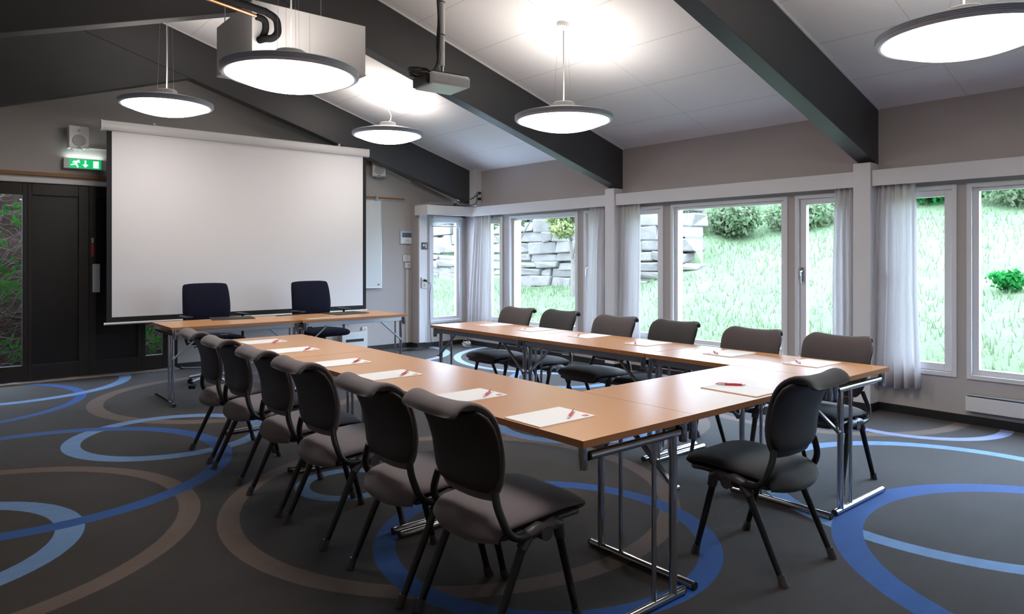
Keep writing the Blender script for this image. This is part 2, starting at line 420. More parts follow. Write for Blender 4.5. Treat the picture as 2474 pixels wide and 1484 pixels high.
struct(m.build('baseboard_right', 'black_base'), 'black baseboard along the window wall', 'baseboard')
m = M(); m.box(2.333, CX0, YB-.014, YB, 0, .07); m.box(CX0-.014, CX0, CY, YB, 0, .07); m.box(CX0-.014, XW-.014, CY-.014, CY, 0, .07)
struct(m.build('baseboard_back', 'black_base'), 'black baseboard along the gable wall', 'baseboard')

# columns
COLLAB = ['white column nearest the camera on the window wall', 'white column between the two nearest window bays', 'white column between the middle and farthest window bays']
for (a, b), lb in zip(cols, COLLAB):
    struct(M().box(6.38, XW, a, b, 0, 2.21).build('wall_column', 'white', bevel=.003), lb, 'column')
# valances
def valance(i, y0, y1, lb):
    m = M(); m.box(6.40, 6.42, y0, y1, 2.0, 2.14); m.box(6.42, XW, y0, y1, 2.12, 2.14)
    struct(m.build('trim_%d' % i, 'white', bevel=.002), lb, 'curtain valance')
valance(1, -.19, 2.665, 'white curtain valance over the nearest window bay')
valance(2, 2.825, 5.665, 'white curtain valance over the middle window bay')
valance(3, 5.825, 8.60, 'white curtain valance over the farthest window bay')
m = M(); m.box(5.60, 6.42, 8.60, 8.62, 2.0, 2.145); m.box(5.60, 6.42, 8.62, CY, 2.125, 2.145); m.box(5.60, 5.62, 8.62, CY, 2.0, 2.125)
struct(m.build('trim_4', 'white', bevel=.002), 'white boxed valance over the narrow corner window', 'curtain valance')
# vertical board and box by the corner
m = M(); m.box(5.665, 5.80, CY-.03, CY, 0.08, 2.12)
struct(m.build('trim_5', 'white'), 'white vertical board left of the corner window', 'wall board')
# beams
BY = [-.34, 2.665, 5.67, 8.70]
BLAB = ['dark grey roof beam above the camera', 'dark grey roof beam nearest the camera, ending at the right column', 'dark grey roof beam in the middle, behind the projector and air unit', 'dark grey roof beam farthest away, in front of the gable wall']
for y, lb in zip(BY, BLAB):
    m = M()
    m.poly([(AX, y, AZ), (XW, y, EZ), (XW, y, EZ-.5), (RX, y, RZ-.5), (XL, y, ELZ-.5), (XL, y, ALZ)], (0, .15, 0))
    bo = struct(m.build('roof_beam', 'beam', bevel=.004), lb, 'beam')
    m = M(); m.poly([(1.25, y-.002, 3.825), (RX, y-.002, RZ-.498), (RX, y-.002, RZ-.506), (1.25, y-.002, 3.817)], (0, .003, 0)); m.build('joint_line', 'black', bo)
    m = M()
    for sx in ((AX, AZ, XW, EZ), (AX, AZ, XL, ALZ)):
        m.poly([(sx[0], y-.012, sx[1]), (sx[2], y-.012, sx[3]), (sx[2], y-.012, sx[3]-.012), (sx[0], y-.012, sx[1]-.012)], (0, .012, 0))
    struct(m.build('trim_%d' % (10+BY.index(y)), 'white'), 'thin white moulding where the ceiling meets the '+lb.replace('dark grey ', ''), 'moulding')
# white boxed pipe cover at the corner, on the window wall above the valance
struct(M().box(6.44, XW, 8.53, 8.70, 2.17, 2.76).build('trim_6', 'white'), 'white boxed casing beside the farthest beam end', 'casing')
# rails above the doors
struct(M().box(XL, 2.333, YB-.03, YB, 2.262, 2.30).build('trim_7', 'oak'), 'brown wooden rail above the dark doors', 'rail')
struct(M().box(XL, 2.333, YB-.02, YB, 2.185, 2.235).build('trim_8', 'white'), 'white rail directly above the dark doors', 'rail')
struct(M().box(XL, 2.34, YB-.07, YB+.05, 0.0, 0.022).build('trim_9', 'threshold', bevel=.004), 'beige metal threshold under the dark doors', 'threshold')

# ------------------------------------------------------------------ windows on the right wall
WLAB = {0: 'narrow white casement window closest to the camera side wall', 1: 'large fixed window at the right edge of the picture', 2: 'narrow white casement right of the wide near curtain',
        3: 'narrow casement with handle, left of the nearest column', 4: 'large fixed window in the middle bay', 5: 'narrow casement right of the middle column',
        6: 'narrow casement left of the middle column, mostly behind a curtain', 7: 'large fixed window in the farthest bay facing the stone wall', 8: 'narrow casement beside the corner curtain'}
def ring_box(m, x0, x1, y0, y1, z0, z1, w):
    m.box(x0, x1, y0, y0+w, z0, z1); m.box(x0, x1, y1-w, y1, z0, z1)
    m.box(x0, x1, y0+w, y1-w, z0, z0+w); m.box(x0, x1, y0+w, y1-w, z1-w, z1)
for i, (a, b, c) in enumerate(OPEN):
    r = empty('window_%d' % (i+1), (XW, (a+b)/2, WZ0)); struct(r, WLAB[i], 'window')
    def L(x0, x1, y0, y1, z0, z1, wd):
        m = M(); ring_box(m, x0-XW, x1-XW, y0-(a+b)/2, y1-(a+b)/2, z0-WZ0, z1-WZ0, wd); return m
    L(XW-.012, XW+.10, a, b, WZ0, WZ1, .035).build('window_frame', 'white', r, bevel=.002)
    if c:
        L(XW+.02, XW+.075, a+.038, b-.038, WZ0+.038, WZ1-.03, .062).build('sash', 'white', r, bevel=.003)
        g = .10
    else:
        L(XW+.02, XW+.075, a+.035, b-.035, WZ0+.035, WZ1-.02, .045).build('glazing_frame', 'white', r, bevel=.003)
        g = .078
    h = (b-a)/2
    M().box(.045, .052, -h+g, h-g, g, WZ1-WZ0-g*.6).build('pane', 'glass', r)
    if c:
        hy = h-.07
        q = M(); q.box(-.002, .02, hy-.014, hy+.014, .76, .90); q.tube([(-.004, hy, .86), (-.03, hy, .86), (-.032, hy, .85), (-.032, hy, .75)], .009, 8)
        q.build('handle', 'chrome', r, smooth=True)
# corner window in the back wall
r = empty('window_10', ((OX0+OX1)/2, CY, OZ0)); struct(r, 'narrow corner window in the gable wall, under a raised blind', 'window')
hx = (OX1-OX0)/2; HZ = OZ1-OZ0
def fr(m, y0, y1, x0, x1, z0, z1, w_):
    m.box(x0, x0+w_, y0, y1, z0, z1); m.box(x1-w_, x1, y0, y1, z0, z1); m.box(x0+w_, x1-w_, y0, y1, z0, z0+w_); m.box(x0+w_, x1-w_, y0, y1, z1-w_, z1)
m = M(); fr(m, -.012, .10, -hx, hx, 0, HZ, .035); m.build('window_frame', 'white', r, bevel=.002)
m = M(); fr(m, .02, .075, -hx+.04, hx-.04, .04, HZ-.04, .05); m.build('sash', 'white', r, bevel=.003)
M().box(-hx+.08, hx-.08, .045, .052, .08, HZ-.08).build('pane', 'glass', r)
r = empty('venetian_blind', ((OX0+OX1)/2, CY-.045, 1.99)); tag(r, 'pale slatted blind drawn up at the top of the corner window', 'blind')
m = M()
for k in range(9): m.box(-.27, .27, -.022, .022, -.035-k*.011, -.031-k*.011)
m.build('slats', 'blind', r); M().box(-.275, .275, -.025, .025, -.022, .0).build('head_rail', 'blind', r)
M().box(-.27, .27, -.02, .02, -.152, -.138).build('bottom_rail', 'blind', r)
M().tube([(.21, -.027, -.02), (.21, -.027, -1.15)], .003, 6).build('pull_cord', 'white_cord', r)

# ------------------------------------------------------------------ dark door wall
def door_unit(name, x0, x1, glaz, lb, cat='door', px0=None, px1=None):
    r = empty(name, (x0, YB, 0)); struct(r, lb, cat)
    a, b = (px0 or x0+.05)-x0, (px1 or x1-.05)-x0; w_ = x1-x0
    m = M(); m.box(0, a, 0, .08, .03, 2.175); m.box(b, w_, 0, .08, .03, 2.175); m.box(a, b, 0, .08, .03, .195); m.box(a, b, 0, .08, 2.05, 2.175)
    m.build('door_frame' if cat == 'door' else 'window_frame', 'brown', r, bevel=.003)
    if glaz: M().box(a, b, .035, .043, .195, 2.05).build('pane', 'glass', r)
    else: M().box(a, b, .03, .06, .195, 2.05).build('panel', 'brown_panel', r)
    return r
door_unit('window_11', -.35, .82, True, 'tall narrow garden window in the dark timber frame at the left edge', 'window', -.28, .774)
d1 = door_unit('door_1', .822, 1.396, False, 'dark brown door leaf beside the left garden window', 'door', .859, 1.295)
d2 = door_unit('door_2', 1.398, 1.94, False, 'dark brown door leaf partly hidden by the projection screen', 'door', 1.466, 1.896)
door_unit('window_12', 1.942, 2.333, True, 'narrow window in dark timber seen beneath the screen', 'window', 1.98, 2.17)
m = M(); m.box(.0, .075, -.02, 0, .97, 1.293); m.build('handle_plate', 'white_plastic', d2, loc=(.03, 0, 0), bevel=.006)
m = M(); m.box(.022, .044, -.004, 0, 1.378, 1.52); m.build('sticker', 'red', d2)
m = M(); m.box(.022, .044, -.003, 0, 1.53, 1.59); m.build('sticker', 'grey_plastic', d2)

# ------------------------------------------------------------------ things on the back wall
def wallthing(name, x0, x1, z0, z1, d, m_, lb, cat, y=YB, bevel=.004):
    cx = (x0+x1)/2; o = M().box(x0-cx, x1-cx, -d, 0, 0, z1-z0).build(name, m_, bevel=bevel, loc=(cx, y, z0)); return tag(o, lb, cat)
# exit sign
r = empty('exit_sign', (1.349, YB, 2.36)); tag(r, 'lit green emergency exit sign with running figure, arrow and door', 'exit sign')
M().box(-.205, .205, -.07, 0, 0, .115).build('housing', 'white_plastic', r, bevel=.004)
M().box(-.155, .155, -.074, -.070, .008, .107).build('sign_panel', 'green_sign', r)
m = M(); yv = -.0765
def flat(pts): m.poly([(x, yv, z) for x, z in pts], (0, .002, 0))
def disc(cx, cz, r_): flat([(cx+r_*cos(2*pi*i/16), cz+r_*sin(2*pi*i/16)) for i in range(16)])
disc(-.066, .092, .009)
flat([(-.115, .085), (-.085, .088), (-.068, .082), (-.080, .055), (-.100, .060), (-.108, .078)])
flat([(-.125, .070), (-.112, .082), (-.106, .078), (-.118, .064)])
flat([(-.072, .080), (-.056, .068), (-.050, .072), (-.060, .084)])
flat([(-.100, .060), (-.080, .055), (-.070, .035), (-.066, .016), (-.080, .016), (-.084, .034), (-.098, .048)])
flat([(-.140, .044), (-.098, .060), (-.092, .048), (-.115, .040), (-.138, .036)])
flat([(-.006, .098), (.008, .098), (.008, .050), (.030, .050), (.001, .018), (-.028, .050), (-.006, .050)])
flat([(.078, .020), (.130, .020), (.130, .096), (.078, .096)])
m.build('pictogram', 'white_sign', r)
ld = bpy.data.lights.new('sign_tube', 'AREA'); ld.shape = 'RECTANGLE'; ld.size = .36; ld.size_y = .04; ld.energy = .5; ld.color = (.80, 1.0, .92)
lo = bpy.data.objects.new('sign_tube', ld); COL.objects.link(lo); lo.parent = r; lo.location = (0, -.04, .119); lo.rotation_euler = (pi, 0, 0)
def speaker(cx, z0, lb, tilt):
    r = empty('wall_speaker', (cx, YB-.10, z0), tilt); tag(r, lb, 'loudspeaker', 'white wall speakers')
    m = M(); m.poly([(-.10, -.085, 0), (.10, -.085, 0), (.075, .08, 0), (-.075, .08, 0)], (0, 0, .245)); m.build('cabinet', 'white_plastic', r, bevel=.008)
    m = M(); m.poly([(x*.068, -.092, .085+z*.062) for x, z in [(cos(2*pi*i/28), sin(2*pi*i/28)) for i in range(28)]], (0, .01, 0)); m.build('woofer_grille', 'grey_plastic', r)
    m = M(); m.poly([(x*.014, -.090, .195+z*.014) for x, z in [(cos(2*pi*i/16), sin(2*pi*i/16)) for i in range(16)]], (0, .01, 0)); m.build('tweeter', 'grey_plastic', r)
    M().box(-.016, .016, -.094, -.088, .004, .012).build('badge', 'black', r)
    m = M(); m.tube([(-.03, 0, -.01), (0, .05, -.02), (0, .10, -.01)], .008, 8); m.box(-.05, .05, -.04, .05, -.012, 0); m.build('bracket', 'steel', r)
speaker(1.262, 2.578, 'white wall speaker above the exit sign', radians(8))
speaker(5.03, 2.55, 'white wall speaker right of the projection screen', radians(-14))
M_ = M().box(1.36, 2.6, YB-.015, YB, 2.602, 2.612).build('cable_duct', 'white_plastic'); tag(M_, 'thin white cable duct running right from the left speaker', 'cable duct')
# trunking below the gable beam
m = M(); m.poly([(5.22, YB-.025, 2.657), (5.22, YB-.025, 2.692), (5.64, YB-.025, 2.536), (5.64, YB-.025, 2.501)], (0, .02, 0)); m.poly([(5.62, CY-.03, 2.51), (5.62, CY-.03, 2.545), (6.43, CY-.03, 2.25), (6.43, CY-.03, 2.215)], (0, .02, 0)); tag(m.build('cable_duct', 'white_plastic'), 'white cable duct following the gable beam down to the corner', 'cable duct')
# hanging rail and whiteboard
m = M(); m.box(3.2, 5.528, YB-.03, YB, 2.238, 2.263); o = m.build('hanging_rail', 'oak'); tag(o, 'brown wooden hanging rail above the whiteboard', 'rail')
M().box(3.2, 5.528, YB-.02, YB, 2.222, 2.236).build('track', 'alu', o)
r = empty('whiteboard', (4.6, YB-.035, .92)); tag(r, 'white writing board hanging half behind the projection screen', 'whiteboard')
M().box(-.50, .515, -.012, 0, .012, 1.285).build('board', 'board', r); m = M()
fr(m, -.016, 0, -.515, .527, 0, 1.297, .012); m.build('board_frame', 'alu', r)
M().box(.42, .445, -.05, -.012, 1.28, 1.36).build('hook', 'alu', r); M().tube([(.47, -.02, .05), (.47, -.034, .05)], .012, 12).build('magnet', 'red', r)
r = empty('framed_picture', (5.598, YB, 1.574)); tag(r, 'small pale blue framed certificate with a harbour photo', 'picture')
m = M(); fr(m, -.02, 0, -.135, .135, 0, .197, .014); m.build('frame', 'frame_blue', r)
M().box(-.121, .121, -.010, -.004, .014, .183).build('sheet', 'paper', r); M().box(-.10, .10, -.012, -.010, .10, .17).build('photograph', 'picture', r)
m = M(); m.box(-.03, .03, -.012, -.010, .052, .058); m.box(-.07, .07, -.012, -.010, .036, .040); m.build('caption', 'grey_plastic', r)
r = empty('thermostat', (5.585, YB, 1.205)); tag(r, 'white thermostat with a grey display on top of a duct', 'thermostat')
M().box(-.045, .045, -.035, 0, 0, .085).build('body', 'white_plastic', r, bevel=.004); M().box(-.005, .035, -.038, -.034, .02, .065).build('display', 'rim', r)
o = wallthing('intercom_panel', 5.51, 5.64, 1.305, 1.40, .02, 'white_plastic', 'white button panel mounted above the thermostat', 'wall panel')
m = M()
for i in range(3):
    for j in range(3): m.box(-.045+i*.022, -.032+i*.022, -.022, -.02, .02+j*.022, .032+j*.022)
m.build('buttons', 'grey_plastic', o)
wallthing('cable_duct', 5.56, 5.605, .07, 1.20, .02, 'white_plastic', 'vertical white duct from the thermostat down to the floor', 'cable duct')
r = empty('control_panel', (5.755, CY-.03, 1.49)); tag(r, 'black control panel on the white board left of the corner window', 'control panel')
M().box(-.055, .055, -.012, 0, 0, .105).build('plate', 'black', r, bevel=.002); M().box(-.035, -.005, -.015, -.012, .05, .075).build('button', 'white_plastic', r)
M().box(.012, .028, -.015, -.012, .02, .085).build('slider', 'white_plastic', r)
def socket(x, z, lb, y=YB, n=2):
    r = empty('power_socket', (x, y, z)); tag(r, lb, 'socket', 'white wall sockets')
    M().box(-.04, .04, -.03, 0, 0, .078*n).build('plate', 'white_plastic', r, bevel=.004)
    for k in range(n): M().tube([(0, -.0305, .039+.078*k), (0, -.0315, .039+.078*k)], .024, 16).build('outlet', 'grey_plastic', r)
    return r
socket(5.735, .91, 'white double socket on the board beside the corner window', CY-.03)
socket(4.86, .20, 'white double socket low on the wall right of the second office chair')
o = M().tube([(0, 0, 0), (0, -.05, -.005)], .018, 12).build('plug', 'black', smooth=True, loc=(5.735, CY-.062, 1.02)); tag(o, 'black plug in the socket beside the corner window', 'plug')
m = M(); pts = [(5.74, CY-.10, 1.00), (5.80, CY-.13, .96), (5.79, CY-.12, .80), (5.80, CY-.11, .5), (5.82, CY-.10, .2), (5.79, CY-.14, .03), (5.6, CY-.2, .012), (5.45, CY-.15, .012)]
def smooth_path(pts, n=6):
    P = [Vector(p) for p in pts]; out = []
    for i in range(len(P)-1):
        p0, p1, p2, p3 = P[max(i-1, 0)], P[i], P[i+1], P[min(i+2, len(P)-1)]
        for k in range(n):
            t = k/n; out.append(.5*((2*p1)+(-p0+p2)*t+(2*p0-5*p1+4*p2-p3)*t*t+(-p0+3*p1-3*p2+p3)*t**3))
    out.append(P[-1]); return out
m.tube(smooth_path(pts), .004, 6); tag(m.build('extension_lead', 'cord', smooth=True), 'thin dark cord hanging from the socket to the floor by the corner', 'cord')
def tangle(x, y, mt, lb, sx, sy, n, zh=.03):
    m = M(); rr = random.Random(int(x*100))
    pts = []
    for i in range(n):
        a = i*1.9+rr.uniform(-.5, .5); q = rr.uniform(.35, 1)
        pts.append((sx*q*cos(a), sy*q*sin(a), .006+zh*rr.random()))
    m.tube(smooth_path(pts, 5), .0045, 5); tag(m.build('cord_tangle', mt, smooth=True, loc=(x, y, 0)), lb, 'cord')
tangle(5.5, 8.78, 'cord', 'tangle of dark cords on the carpet below the corner window', .30, .10, 22)
tangle(6.28, 8.55, 'white_cord', 'bundle of pale cords on the floor in the far corner', .09, .09, 26, .09)
m = M(); m.tube(smooth_path([(6.40, 8.50, 2.33), (6.36, 8.5, 2.27), (6.2, 8.6, 2.22), (6.1, 8.66, 2.17), (6.3, 8.58, 2.16), (6.42, 8.5, 2.2), (6.40, 8.46, 2.36)]), .006, 6)
m.tube(smooth_path([(5.7, 8.8, 2.155), (5.9, 8.72, 2.16), (6.1, 8.66, 2.155), (6.3, 8.6, 2.16)]), .006, 6)
m.tube([(6.49, 8.53, 2.36), (6.49, 8.49, 2.36)], .02, 10); m.tube([(6.49, 8.53, 2.27), (6.49, 8.49, 2.27)], .02, 10)
m.tube(smooth_path([(6.49, 8.49, 2.36), (6.44, 8.47, 2.33), (6.3, 8.55, 2.24), (6.12, 8.66, 2.17)]), .006, 6)
tag(m.build('cord_bundle', 'cord', smooth=True), 'black plugs and cords lying on the corner valance', 'cord')
r = empty('wall_cabinet', (4.85-.14, YB, .03)); tag(r, 'low white wall unit with dark slot behind the second office chair', 'cabinet')
M().box(-.24, .16, -.09, 0, 0, .27).build('body', 'white_plastic', r, bevel=.005); M().box(-.18, .10, -.093, -.088, .13, .17).build('slot', 'black', r)
m = M(); m.tube(smooth_path([(2.36, YB-.05, .03), (2.42, YB-.06, .016), (2.7, YB-.10, .008), (3.2, YB-.06, .008), (3.8, YB-.08, .008), (4.5, YB-.05, .01)]), .006, 6)
tag(m.build('floor_cord', 'white_cord', smooth=True), 'white cord running along the foot of the gable wall', 'cord')

# ------------------------------------------------------------------ projection screen
SY = 8.6
r = empty('projection_screen', (3.02, SY, 0)); tag(r, 'large pull-down projection screen with white case hung before the gable wall', 'projection screen')
def X_(v): return v-3.02
m = M(); pr = [(0, -.06), (-.045, -.055), (-.06, -.03), (-.06, .03), (-.045, .05), (.03, .055), (.05, .03), (.05, -.045)]
m.poly([(X_(1.43), y, 2.80+z) for y, z in pr], (3.19, 0, 0)); m.build('case', 'case', r, bevel=.004, smooth=True)
for x in (1.418, 4.608):
    m = M(); m.poly([(X_(x), y*1.05, 2.80+z*1.05) for y, z in pr], (.014, 0, 0)); m.build('end_cap', 'white_plastic', r)
M().box(X_(1.475), X_(4.595), -.012, -.010, .655, 2.76).build('border', 'screen_border', r)
M().box(X_(1.525), X_(4.545), -.0135, -.0122, .715, 2.76).build('screen_cloth', 'screen', r)
M().tube([(X_(1.45), -.011, .645), (X_(4.61), -.011, .645)], .014, 12).build('bottom_bar', 'white_plastic', r, smooth=True)
for x in (1.95, 4.20):
    m = M(); m.box(X_(x)-.015, X_(x)+.015, -.01, .10, 2.86, 2.875); m.box(X_(x)-.015, X_(x)+.015, -.012, .004, 2.85, 2.885)
    m.build('bracket', 'steel', r)

# ------------------------------------------------------------------ pendant lamps
def lamp_proto():
    r = empty('pendant_lamp', (0, 0, 0))      # origin at rim centre
    R = .425
    prof = [(.001, -.108)]+[(R*.965*sin(radians(a)), -.108+.098*(1-cos(radians(a)))/(1-cos(radians(90)))) for a in range(8, 91, 6)]+[(R*.965, .0)]
    prof = [(0.001, -.108)]+[((R*.935)*t, -.108+.092*t**2.1) for t in [i/14 for i in range(1, 15)]]
    prof += [(R*.935, .0), (.001, .004)]
    M().lathe(prof, n=72).build('diffuser', 'diffuser', r, smooth=True)
    m = M(); pr = [(R*.925, -.014), (R*.935, -.020), (R*.965, -.021), (R*.992, -.014)]
    for k in range(4): pr += [(R+.002, -.010+k*.0095), (R+.004, -.005+k*.0095), (R-.004, -.0025+k*.0095)]
    pr += [(R*.975, .030), (R*.925, .028)]
    m.lathe(pr, n=72, closed=True); m.build('rim', 'rim', r, smooth=25)
    m = M(); m.lathe([(.09, .098), (.25, .072), (.36, .044), (R*.955, .028), (R*.92, .012), (.25, .045), (.08, .07)], n=64, closed=True); m.build('reflector_dish', 'white_plastic', r, smooth=True)
    m = M(); m.lathe([(.001, .145), (.088, .145), (.096, .138), (.096, .08), (.001, .08)], n=40); m.build('top_cap', 'white_plastic', r, smooth=True)
    return r
LP = lamp_proto()
LPS = [LP]+[copy_tree(LP) for _ in range(5)]
def lamp(first, x, y, z, label, sway=0.0):
    r = LPS.pop(0)
    r.location = (x, y, z); tag(r, label, 'pendant lamp', 'round pendant lamps')
    cz = RZ-SL*(x-RX)-z
    tl = math.atan(SL)
    m = M(); m.lathe([(.001, -.055), (.03, -.052), (.055, -.035), (.062, -.01), (.062, .012), (.001, .012)], n=28)
    o = m.build('canopy', 'white_plastic', r, smooth=True, loc=(0, 0, cz)); o.rotation_euler = (0, tl, 0)
    L = cz-.05-.14
    pts = [(sway*sin(pi*2*t)*.9*(1-t*.3)+.004*sin(t*5), .003*sin(t*4), .14+L*t) for t in [i/16 for i in range(17)]]
    M().tube(pts, .0055, 8).build('cable', 'grey_plastic', r, smooth=True)
    for k in range(3):
        a = 2*pi*k/3+.5; M().tube([(.085*cos(a), .085*sin(a), .14), (.05*cos(a), .05*sin(a), .14+L)], .0009, 4).build('suspension_wire', 'steel', r)
    ld = bpy.data.lights.new('uplight', 'AREA'); ld.shape = 'DISK'; ld.size = .70; ld.energy = LAMP_UP; ld.color = (1.0, .93, .84)
    lo = bpy.data.objects.new('uplight', ld); COL.objects.link(lo); lo.parent = r; lo.location = (0, 0, .15); lo.rotation_euler = (pi, 0, 0)
lamp(True, 4.25, 4.36, 2.575, 'round pendant lamp above the right row of tables, in front of the middle beam')
lamp(False, 4.27, 7.43, 2.86, 'smallest round pendant lamp, right of the screen top, with a curved cable', .05)
lamp(False, 1.80, 7.45, 2.875, 'round pendant lamp hanging above the left end of the projection screen')
lamp(False, 1.78, 4.33, 2.545, 'large round pendant lamp in front of the white air unit')
lamp(False, 4.27, 1.30, 2.56, 'largest round pendant lamp, cut by the top right corner of the picture')
lamp(False, 1.78, 1.30, 2.56, 'round pendant lamp above the nearest tables, over the left chairs')

# ------------------------------------------------------------------ projector
r = empty('projector', (3.11, 4.57, 2.70), radians(-5)); tag(r, 'white ceiling projector with black cable coil on a long pole', 'projector')
m = M(); m.poly([(-.02, -.17, .015), (-.02, -.155, 0), (.0, .17, 0), (.0, .17, .10), (-.02, -.13, .10), (-.02, -.16, .09)], (.0, 0, 0)) if False else None
m = M(); m.poly([(-.16, -.155, 0), (-.16, .155, 0), (-.16, .155, .085), (-.16, -.13, .095), (-.16, -.155, .075)], (.33, 0, 0)); m.build('body', 'pcase', r, bevel=.012, smooth=True)
M().box(-.19, -.158, -.10, .13, .005, .085).build('connector_panel', 'black', r, bevel=.006)
M().tube([(.09, .15, .045), (.09, .185, .045)], .032, 20).build('lens', 'black', r, smooth=True)
M().box(-.13, .13, -.12, .12, .095, .104).build('mount_plate', 'joint', r); m = M()
m.tube([(0, 0, .10), (0, 0, .20)], .016, 10); m.box(-.03, .03, -.02, .02, .10, .125); m.build('swivel', 'chrome', r, smooth=True)
M().tube([(0, 0, .18), (0, 0, 1.05)], .024, 16).build('pole', 'white_plastic', r, smooth=True)
m = M(); m.tube(smooth_path([(-.03, -.02, 1.02), (-.045, -.01, .8), (-.035, -.015, .55), (-.045, -.01, .35), (-.04, -.01, .2), (-.08, 0, .13)]), .011, 8)
m.tube(smooth_path([(-.03, -.03, 1.02), (-.055, -.03, .75), (-.04, -.035, .45), (-.05, -.02, .2), (-.10, -.02, .12)]), .009, 8)
for z in (.42, .68): m.tube([(.03*cos(a*pi/6)-.012, .034*sin(a*pi/6)-.01, z) for a in range(12)], .004, 5, closed=True)
m.build('pole_cables', 'black', r, smooth=True)
m = M(); rr = random.Random(3)
for k in range(7):
    rx, ry = .075+.012*rr.random(), .05+.01*rr.random()
    m.tube([(-.20+rx*cos(2*pi*i/20), .0+ry*sin(2*pi*i/20)*1.6, .085+.006*k+.012*sin(2*pi*i/20+k)) for i in range(20)], .0055, 6, closed=True)
m.build('cable_coil', 'black', r, smooth=True)

# ------------------------------------------------------------------ air unit and pipes
r = empty('air_unit', (2.145, 5.215, 2.765)); tag(r, 'white box-shaped air unit hanging in front of the middle beam', 'air unit')
M().box(-.435, .435, -.385, .385, .012, .385).build('casing', 'unit', r, bevel=.004)
m = M(); m.box(-.44, .44, -.39, .39, 0, .012); m.build('bottom_flange', 'unit', r, bevel=.005)
m = M(); m.box(-.196, -.193, -.387, -.384, .015, .383); m.box(-.02, -.017, -.387, -.384, .015, .383); m.build('panel_seam', 'grey_plastic', r)
m = M(); m.box(.20, .222, .30, .306, .385, .56); m.obox((.25, .29, .43), (.16, .012, .012), Matrix.Rotation(radians(50), 3, 'Y')); m.box(.27, .40, .24, .26, .40, .425); m.tube([(.37, .25, .385), (.37, .25, .47)], .004, 6)
m.build('bracket', 'alu', r)
m = M(); m.tube([(-.36, -.30, .385), (-.36, -.30, .75)], .004, 6); m.tube([(.36, .25, .385), (.36, .25, .75)], .004, 6); m.tube([(-.40, .30, .385), (-.40, .30, .75)], .004, 6); m.build('hanger_rod', 'steel', r)
r = empty('insulated_pipe', (1.9, 4.62, 3.05)); tag(r, 'black insulated pipe looping down to the front of the air unit', 'pipe')
PW = lambda x, z, y=4.70: (x-1.9, y-4.62, z-3.05)
M().tube(smooth_path([PW(.2, 3.205, 4.70), PW(1.18, 3.098), PW(1.70, 3.045), PW(1.765, 3.035), PW(1.825, 3.005), PW(1.84, 2.95), PW(1.835, 2.905), PW(1.80, 2.868), PW(1.765, 2.868, 4.74), PW(1.75, 2.87, 4.80)], 5), .025, 14).build('insulation', 'insul', r, smooth=True)
M().tube(smooth_path([PW(1.70, 3.0, 4.72), PW(1.755, 2.985, 4.72), PW(1.77, 2.93, 4.74), PW(1.765, 2.88, 4.80)], 5), .023, 12).build('branch', 'insul', r, smooth=True)
M().tube(smooth_path([PW(.2, 3.165, 4.70), PW(1.18, 3.062), PW(1.71, 3.0, 4.715)], 4), .012, 10).build('copper_pipe', 'copper', r, smooth=True, label='bare copper pipe')

# ------------------------------------------------------------------ tables (local: x along the length, +y the legs' side)
def table(x, y, L, rz, label, W=.64, gap=.0008):
    r = empty('folding_table', (x, y, 0), rz); tag(r, label, 'table', 'beech folding tables')
    m = M(); m.box(-L/2+gap, L/2-gap, -W/2, W/2, .704, .730); o = m.build('tabletop', 'wood', r)
    o.data.materials.append(MT['wood_edge'])
    for p in o.data.polygons:
        if abs(p.normal.z) < .5: p.material_index = 1
    for sy in (-1, 1):
        yr = W/2-.045 if sy > 0 else -W/2+.17
        M().box(-L/2+.05, L/2-.05, yr-.012, yr+.012, .658, .703).build('side_rail', 'steel', r, bevel=.002)
        for sx in (-1, 1):
            q = M(); q.tube([(sx*(L/2-.032), sy*(W/2-.030), .703), (sx*(L/2-.032), sy*(W/2-.030), .623), (sx*(L/2-.032), sy*(W/2-.030), .620)], [.018, .018, .0165], 16)
            q.build('corner_post', 'chrome', r, smooth=True)
    for sx in (-1, 1):
        xf = sx*(L/2-.032)
        a = M(); a.tube([(xf, -W/2+.062, .662), (xf, W/2-.062, .662)], .0165, 16); fr_ = a.build('leg_frame', 'chrome', r, smooth=True)
        for sy in (-1, 1): M().tube([(xf, sy*(W/2-.062), .662), (xf, sy*(W/2-.054), .662)], .0168, 14).build('end_cap', 'cap', fr_, smooth=True)
        M().tube([(xf, W/2-.095, .662), (xf, W/2-.095, .018)], .0165, 16).build('leg', 'chrome', fr_, smooth=True)
        M().tube([(xf, W/2-.215, .67), (xf, W/2-.215, .018)], .0095, 12).build('support_rod', 'chrome', fr_, smooth=True)
        b = M().tube([(xf, -W/2+.02, .018), (xf, W/2-.03, .018)], .0165, 16).build('foot_bar', 'chrome', fr_, smooth=True)
        for e in (-W/2+.02, W/2-.03): M().tube([(xf, e-.004, .018), (xf, e+.004, .018)], .017, 14).build('foot_cap', 'cap', fr_, smooth=True)
        xb = xf-sx*.26
        q = M(); q.obox(((xf+xb)/2, W/2-.075, .545), (math.hypot(.26, .22), .022, .014), Matrix.Rotation(sx*math.atan2(.22, .26), 3, 'Y'))
        q.tube([(xf, W/2-.10, .44), (xf, W/2-.06, .44)], .011, 10)
        q.build('brace', 'steel', fr_, bevel=.002)
        q = M(); q.tube([(xf, W/2-.032, .682), (xf, W/2-.026, .682)], .008, 10); q.tube([(xf-sx*.03, W/2-.034, .682), (xf-sx*.03, W/2-.026, .682)], .006, 8)
        q.build('rail_bolt', 'chrome', r, smooth=True)
    m = M(); m.tube([(.10, W/2-.03, .655), (.10, W/2-.03, .635), (.17, W/2-.03, .635), (.18, W/2-.03, .655)], .003, 6); m.build('catch', 'steel', r)
    return r
XLc, XRc = 2.372-.32, 3.632+.32
